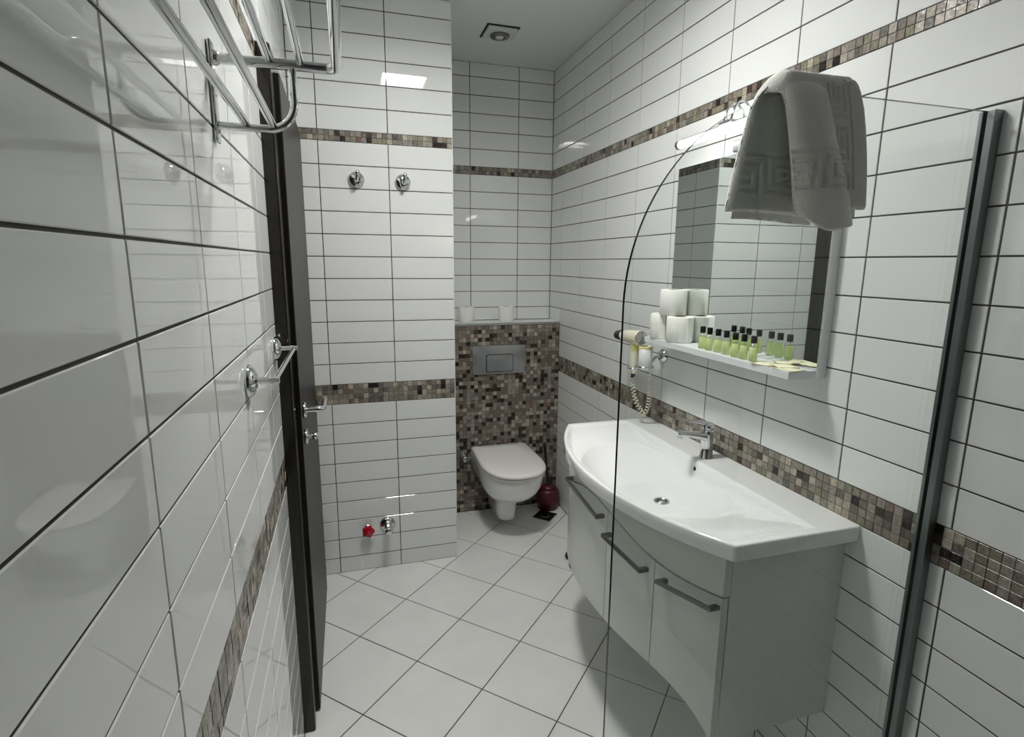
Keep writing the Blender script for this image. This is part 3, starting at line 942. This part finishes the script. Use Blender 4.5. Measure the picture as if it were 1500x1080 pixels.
# robe hooks
for k, (x, zz, lab) in enumerate(((0.268, 1.917, 'round chrome robe hook on the partition wall, nearer the door'), (0.474, 1.915, 'round chrome robe hook on the partition wall, nearer the toilet'))):
    hk = thing('robe_hook', lab, 'hook', 'robe hooks on the partition wall')
    MB().lathe([(0.0, 0.0), (0.034, 0.0), (0.036, 0.004), (0.034, 0.012), (0.026, 0.019), (0.014, 0.022), (0.0, 0.023)], (x, YP - 0.0005, zz), (0, -1, 0), 28).build('rosette', M['chrome'], hk)
    MB().tube(bez((x, YP - 0.02, zz - 0.002), (x, YP - 0.045, zz - 0.014), (x, YP - 0.065, zz - 0.01), (x + 0.004, YP - 0.062, zz + 0.018), 10), [0.009] * 6 + [0.0085] * 4 + [0.008], 12).build('hook', M['chrome'], hk)
    MB().lathe([(0.0, -0.012), (0.008, -0.010), (0.012, 0.0), (0.008, 0.010), (0.0, 0.012)], (x + 0.004, YP - 0.062, zz + 0.022), (0, 0, 1), 16).build('hook_ball', M['chrome'], hk)

# black cable end on the floor beyond the vanity
bc = thing('black_cable', 'short black cable with plug lying on the floor behind the vanity cabinet', 'cable')
MB().tube(bez((1.262, 2.385, 0.005), (1.235, 2.43, 0.006), (1.27, 2.47, 0.005), (1.285, 2.50, 0.012), 12) + bez((1.285, 2.50, 0.012), (1.33, 2.53, 0.006), (1.40, 2.50, 0.005), (1.45, 2.45, 0.006), 12)[1:], 0.0045, 10).build('cord', M['black2'], bc)
MB().lathe([(0.0, 0.0), (0.012, 0.0), (0.017, 0.008), (0.017, 0.03), (0.010, 0.045), (0.0, 0.046)], (1.268, 2.50, 0.018), (0.5, 0.85, 0.05), 14).build('plug', M['black2'], bc)

# ------------------------------------------------------------------ chrome on the left wall
rk = thing('towel_rack', 'chrome towel rack with several bars high on the left wall', 'towel rack')
ZU, ZL, YR0, YR1 = 1.886, 1.780, 0.47, 1.098
for y in (YR1, YR0):
    MB().box(0.0003, 0.0075, y - 0.014, y + 0.014, 1.752, 1.912).build('wall_plate', M['chrome'], rk, 0.003, 3)
    MB().tube([(0.006, y, ZL), (0.085, y, ZL)] + arc((0.085, ZL + 0.045), 0.045, -90, 0, 10, 'xz', y)[1:] + [(0.130, y, ZU)], 0.0068, 14).build('lower_arm', M['chrome'], rk)
    MB().lathe([(0.0, -0.008), (0.012, -0.008), (0.012, 0.004), (0.0085, 0.010), (0.0, 0.010)], (0.008, y, ZU), (1, 0, 0), 18).build('arm_collar', M['chrome'], rk)
oc = [(0.006, YR1, ZU), (0.185, YR1, ZU)] + arc((0.185, YR1 - 0.018), 0.018, 90, 0, 8, 'xy', ZU)[1:] + \
     arc((0.185, YR0 + 0.018), 0.018, 0, -90, 8, 'xy', ZU) + [(0.006, YR0, ZU)]
MB().tube(oc, 0.0088, 16).build('outer_frame', M['chrome'], rk)
for x, zz in ((0.050, ZL + 0.006), (0.093, ZL + 0.006), (0.093, ZU + 0.004), (0.143, ZU + 0.004)):
    MB().tube([(x, YR0, zz), (x, YR1, zz)], 0.0062, 14).build('bar', M['chrome'], rk)

rl = thing('towel_rail', 'short chrome towel rail on two round rosettes low on the left wall', 'towel rail')
ZR = 1.314
for y in (1.207, 1.655):
    MB().lathe([(0.0, 0.0), (0.034, 0.0), (0.034, 0.004), (0.028, 0.012), (0.016, 0.018), (0.0, 0.020)], (0.0003, y, ZR), (1, 0, 0), 28).build('rosette', M['chrome'], rl)
    MB().tube([(0.012, y, ZR), (0.061, y, ZR)], 0.0075, 16).build('post', M['chrome'], rl)
MB().tube([(0.053, 1.207, ZR), (0.053, 1.655, ZR)], 0.0055, 14).build('rail', M['chrome'], rl)

# ------------------------------------------------------------------ ceiling vent
cvn = thing('ceiling_vent', 'small square white exhaust vent with round centre on the ceiling', 'vent')
MB().box(0.928, 1.078, 2.876, 3.030, H - 0.016, H - 0.0005).build('vent_frame', M['vent'], cvn, 0.004, 3)
MB().box(0.920, 1.086, 2.868, 3.038, H - 0.005, H - 0.0003).build('vent_flange', M['wet'], cvn)
MB().lathe([(0.0, 0.0), (0.050, 0.0), (0.047, 0.008), (0.030, 0.010), (0.028, 0.004), (0.0, 0.004)], (1.005, 2.958, H - 0.016), (0, 0, -1), 28).build('vent_ring', M['handle'], cvn)
MB().lathe([(0.0, 0.0), (0.022, 0.0), (0.019, 0.008), (0.0, 0.010)], (1.005, 2.958, H - 0.020), (0, 0, -1), 24).build('vent_cone', M['vent'], cvn)

# ------------------------------------------------------------------ shower screen
YG, ZG, GX0, GR = 0.868, 1.862, 0.662, 0.38
ss = thing('shower_screen', 'clear glass shower screen with rounded upper corner', 'shower screen')
out2 = [(W - 0.010, 0.004), (W - 0.010, ZG)] + [(GX0 + GR + GR * math.cos(math.radians(a)), ZG - GR + GR * math.sin(math.radians(a))) for a in range(90, 181, 3)] + [(GX0, 0.004)]
gp = MB()
n = len(out2)
gt = 0.0035
va_ = [(x, YG - gt, zz) for x, zz in out2]
vb_ = [(x, YG + gt, zz) for x, zz in out2]
gp.add(va_, [tuple(range(n))[::-1]], 0)
gp.add(vb_, [tuple(range(n))], 0)
gp.build('glass_pane', [M['glass']], ss)
ge = MB()
for k in range(1, n - 1):
    ge.add([va_[k], va_[k + 1], vb_[k + 1], vb_[k]], [(0, 1, 2, 3)], 0)
ge.build('polished_edge', M['glass_edge'], ss)
MB().box(W - 0.024, W - 0.0005, YG - 0.019, YG - 0.004, 0.002, ZG + 0.001).box(W - 0.024, W - 0.0005, YG + 0.004, YG + 0.012, 0.002, ZG + 0.001).box(W - 0.009, W - 0.0005, YG - 0.004, YG + 0.004, 0.002, ZG + 0.001).build('wall_profile', M['profile'], ss, 0.0012)

# ------------------------------------------------------------------ towel over the screen
tw = thing('hand_towel', 'pale grey terry towel with Greek key border hung over the glass screen', 'towel')
KEY = ["#########.",
       "#.......#.",
       "#.#####.#.",
       "#.#...#.#.",
       "#.#.###.#.",
       "#.#.....#.",
       "#.#######.",
       "#.........",
       "##########"]
def key_groove(a, b, period):
    """a: along the border (m), b: across it in 0..1 -> 1 in a groove"""
    if b < 0 or b > 1:
        return 0.0
    ca = int((a / period % 1.0) * 10) % 10
    cb = min(int(b * 9), 8)
    return 1.0 if KEY[cb][ca] == '#' else 0.0
def sheet(name, fn, nu, nv, thick):
    """fn(u, v) -> (point, normal, groove outside, groove inside); a closed cushion of the given thickness"""
    v, f = [], []
    for side in (0, 1):
        for j in range(nv + 1):
            for i in range(nu + 1):
                u, w = i / nu, j / nv
                p, nr, g0, g1 = fn(u, w)
                if min(u, 1 - u) < 0.07:
                    g0 = g1 = 0.0
                ta, tb_ = min(1.0, min(u, 1 - u) / 0.055), min(1.0, min(w, 1 - w) / 0.022)
                e = math.sqrt(1 - (1 - ta) ** 2) * math.sqrt(1 - (1 - tb_) ** 2)
                fz = random.uniform(-0.00045, 0.00045)
                if side == 0:
                    q = Vector(p) + Vector(nr) * (thick * 0.5 * e - 0.0034 * g0 + fz)
                else:
                    q = Vector(p) - Vector(nr) * (thick * 0.5 * e - 0.0034 * g1 + fz)
                v.append(q)
    S = (nu + 1) * (nv + 1)
    for j in range(nv):
        for i in range(nu):
            a = j * (nu + 1) + i
            f.append((a, a + 1, a + nu + 2, a + nu + 1))
            f.append((S + a, S + a + nu + 1, S + a + nu + 2, S + a + 1))
    b = [j * (nu + 1) for j in range(nv + 1)]
    for j in range(nv):
        f.append((b[j], b[j + 1], S + b[j + 1], S + b[j]))
        f.append((b[j] + nu, S + b[j] + nu, S + b[j + 1] + nu, b[j + 1] + nu))
    for i in range(nu):
        f.append((i, S + i, S + i + 1, i + 1))
        t = nv * (nu + 1)
        f.append((t + i, t + i + 1, S + t + i + 1, S + t + i))
    return MB().add(v, f, 0, True).build(name, M['towel'], tw)
lerp = lambda a, b, t: a + (b - a) * t
TH_T = 0.017
ZTOP = ZG + 0.009
def drape(u, w, zf=1.648, zn=1.662, skew=1.0, gap=0.0):
    """w = 0 far hem, 0.5 over the glass, 1 near hem"""
    rtop = 0.0145 + gap
    zf += 0.0035 * math.sin(4.5 * u + 0.6)
    zn += 0.003 * math.sin(5.0 * u)
    Lf, Ln = ZTOP - zf, ZTOP - zn
    La = math.pi * rtop
    tot = Lf + La + Ln
    d = w * tot
    if d < Lf:
        y, zz, nr = YG + rtop, zf + d, Vector((0, 1, 0))
        t = 1 - d / Lf
        x0, x1 = lerp(0.912, 0.866, t), lerp(1.100, 1.085, t)
        y += 0.006 * math.sin(t * 2.6) + 0.003 * math.sin(u * 9)
    elif d < Lf + La:
        a = (d - Lf) / rtop
        y, zz, nr = YG + rtop * math.cos(a), ZTOP + rtop * math.sin(a) * 0.75, Vector((0, math.cos(a), math.sin(a)))
        t = a / math.pi
        x0, x1 = lerp(0.912, 0.940, t), lerp(1.100, 1.106, t)
    else:
        t = (d - Lf - La) / Ln
        y, zz, nr = YG - rtop, ZTOP - t * Ln, Vector((0, -1, 0))
        x0, x1 = lerp(0.940, 0.985, t), lerp(1.106, 1.148, t ** 0.8)
        y -= 0.006 * math.sin(t * 2.6) + 0.002 * math.sin(u * 7)
    x = lerp(x0, x1, u)
    # soft shoulders of the ridge
    sh = max(0.0, 1 - u / 0.16)
    sh2 = max(0.0, 1 - (1 - u) / 0.12)
    k = max(0.0, 1 - abs(zz - ZTOP - 0.01) / 0.05)
    zz -= (0.030 * sh ** 2 + 0.016 * sh2 ** 2) * k
    gv = gi = 0.0
    if nr.y < -0.5:      # near face: border runs down the panel
        gv = key_groove(ZTOP - zz + 0.03, (x - (1.025 + 0.040 * t)) / 0.052, 0.082) if zz > 1.695 else 0.0
    elif nr.y > 0.5:     # far face: border runs across, near the hem
        gi = key_groove(x - 0.86, (zz - 1.684) / 0.070, 0.084)
    return (x, y, zz), nr, gv, gi
sheet('main_drape', drape, 150, 300, TH_T)
sheet('under_layer', lambda u, w: drape(0.06 + 0.88 * u, 0.56 + 0.44 * w, 1.648, 1.648, gap=-0.0095)[:2] + (0.0, 0.0), 30, 60, 0.006)
sheet('under_layer', lambda u, w: drape(0.12 + 0.84 * u, 0.44 * w, 1.636, 1.662, gap=0.0125)[:2] + (0.0, 0.0), 30, 60, 0.009)
def foldroll(u, w):
    """the folded-over left edge that hangs in front"""
    t = w
    cx = lerp(0.980, 1.056, t ** 1.25)
    cz = lerp(ZTOP + 0.007, 1.618, t)
    hw = lerp(0.036, 0.055, t)
    a = math.pi * (u - 0.5) * 1.0
    dep = lerp(0.012, 0.034, min(1, t * 1.6)) * (1 - 0.3 * max(0, t - 0.8) / 0.2)
    x = cx + hw * math.sin(a)
    y = YG - 0.0200 - dep * math.cos(a) + (0.026 * (1 - t / 0.14) ** 2 if t < 0.14 else 0)
    nr = Vector((math.sin(a) * 0.8, -math.cos(a) - 0.15, 0.0)).normalized()
    zz = cz + 0.010 * math.sin(a) * t + 0.034 * max(0.0, -math.sin(a)) ** 2 * max(0.0, (t - 0.7) / 0.3) ** 2
    gv = key_groove(x - 0.93, (zz - 1.688) / 0.066, 0.078)
    return (x, y, zz), nr, gv, 0.0
sheet('folded_edge', foldroll, 100, 170, 0.011)
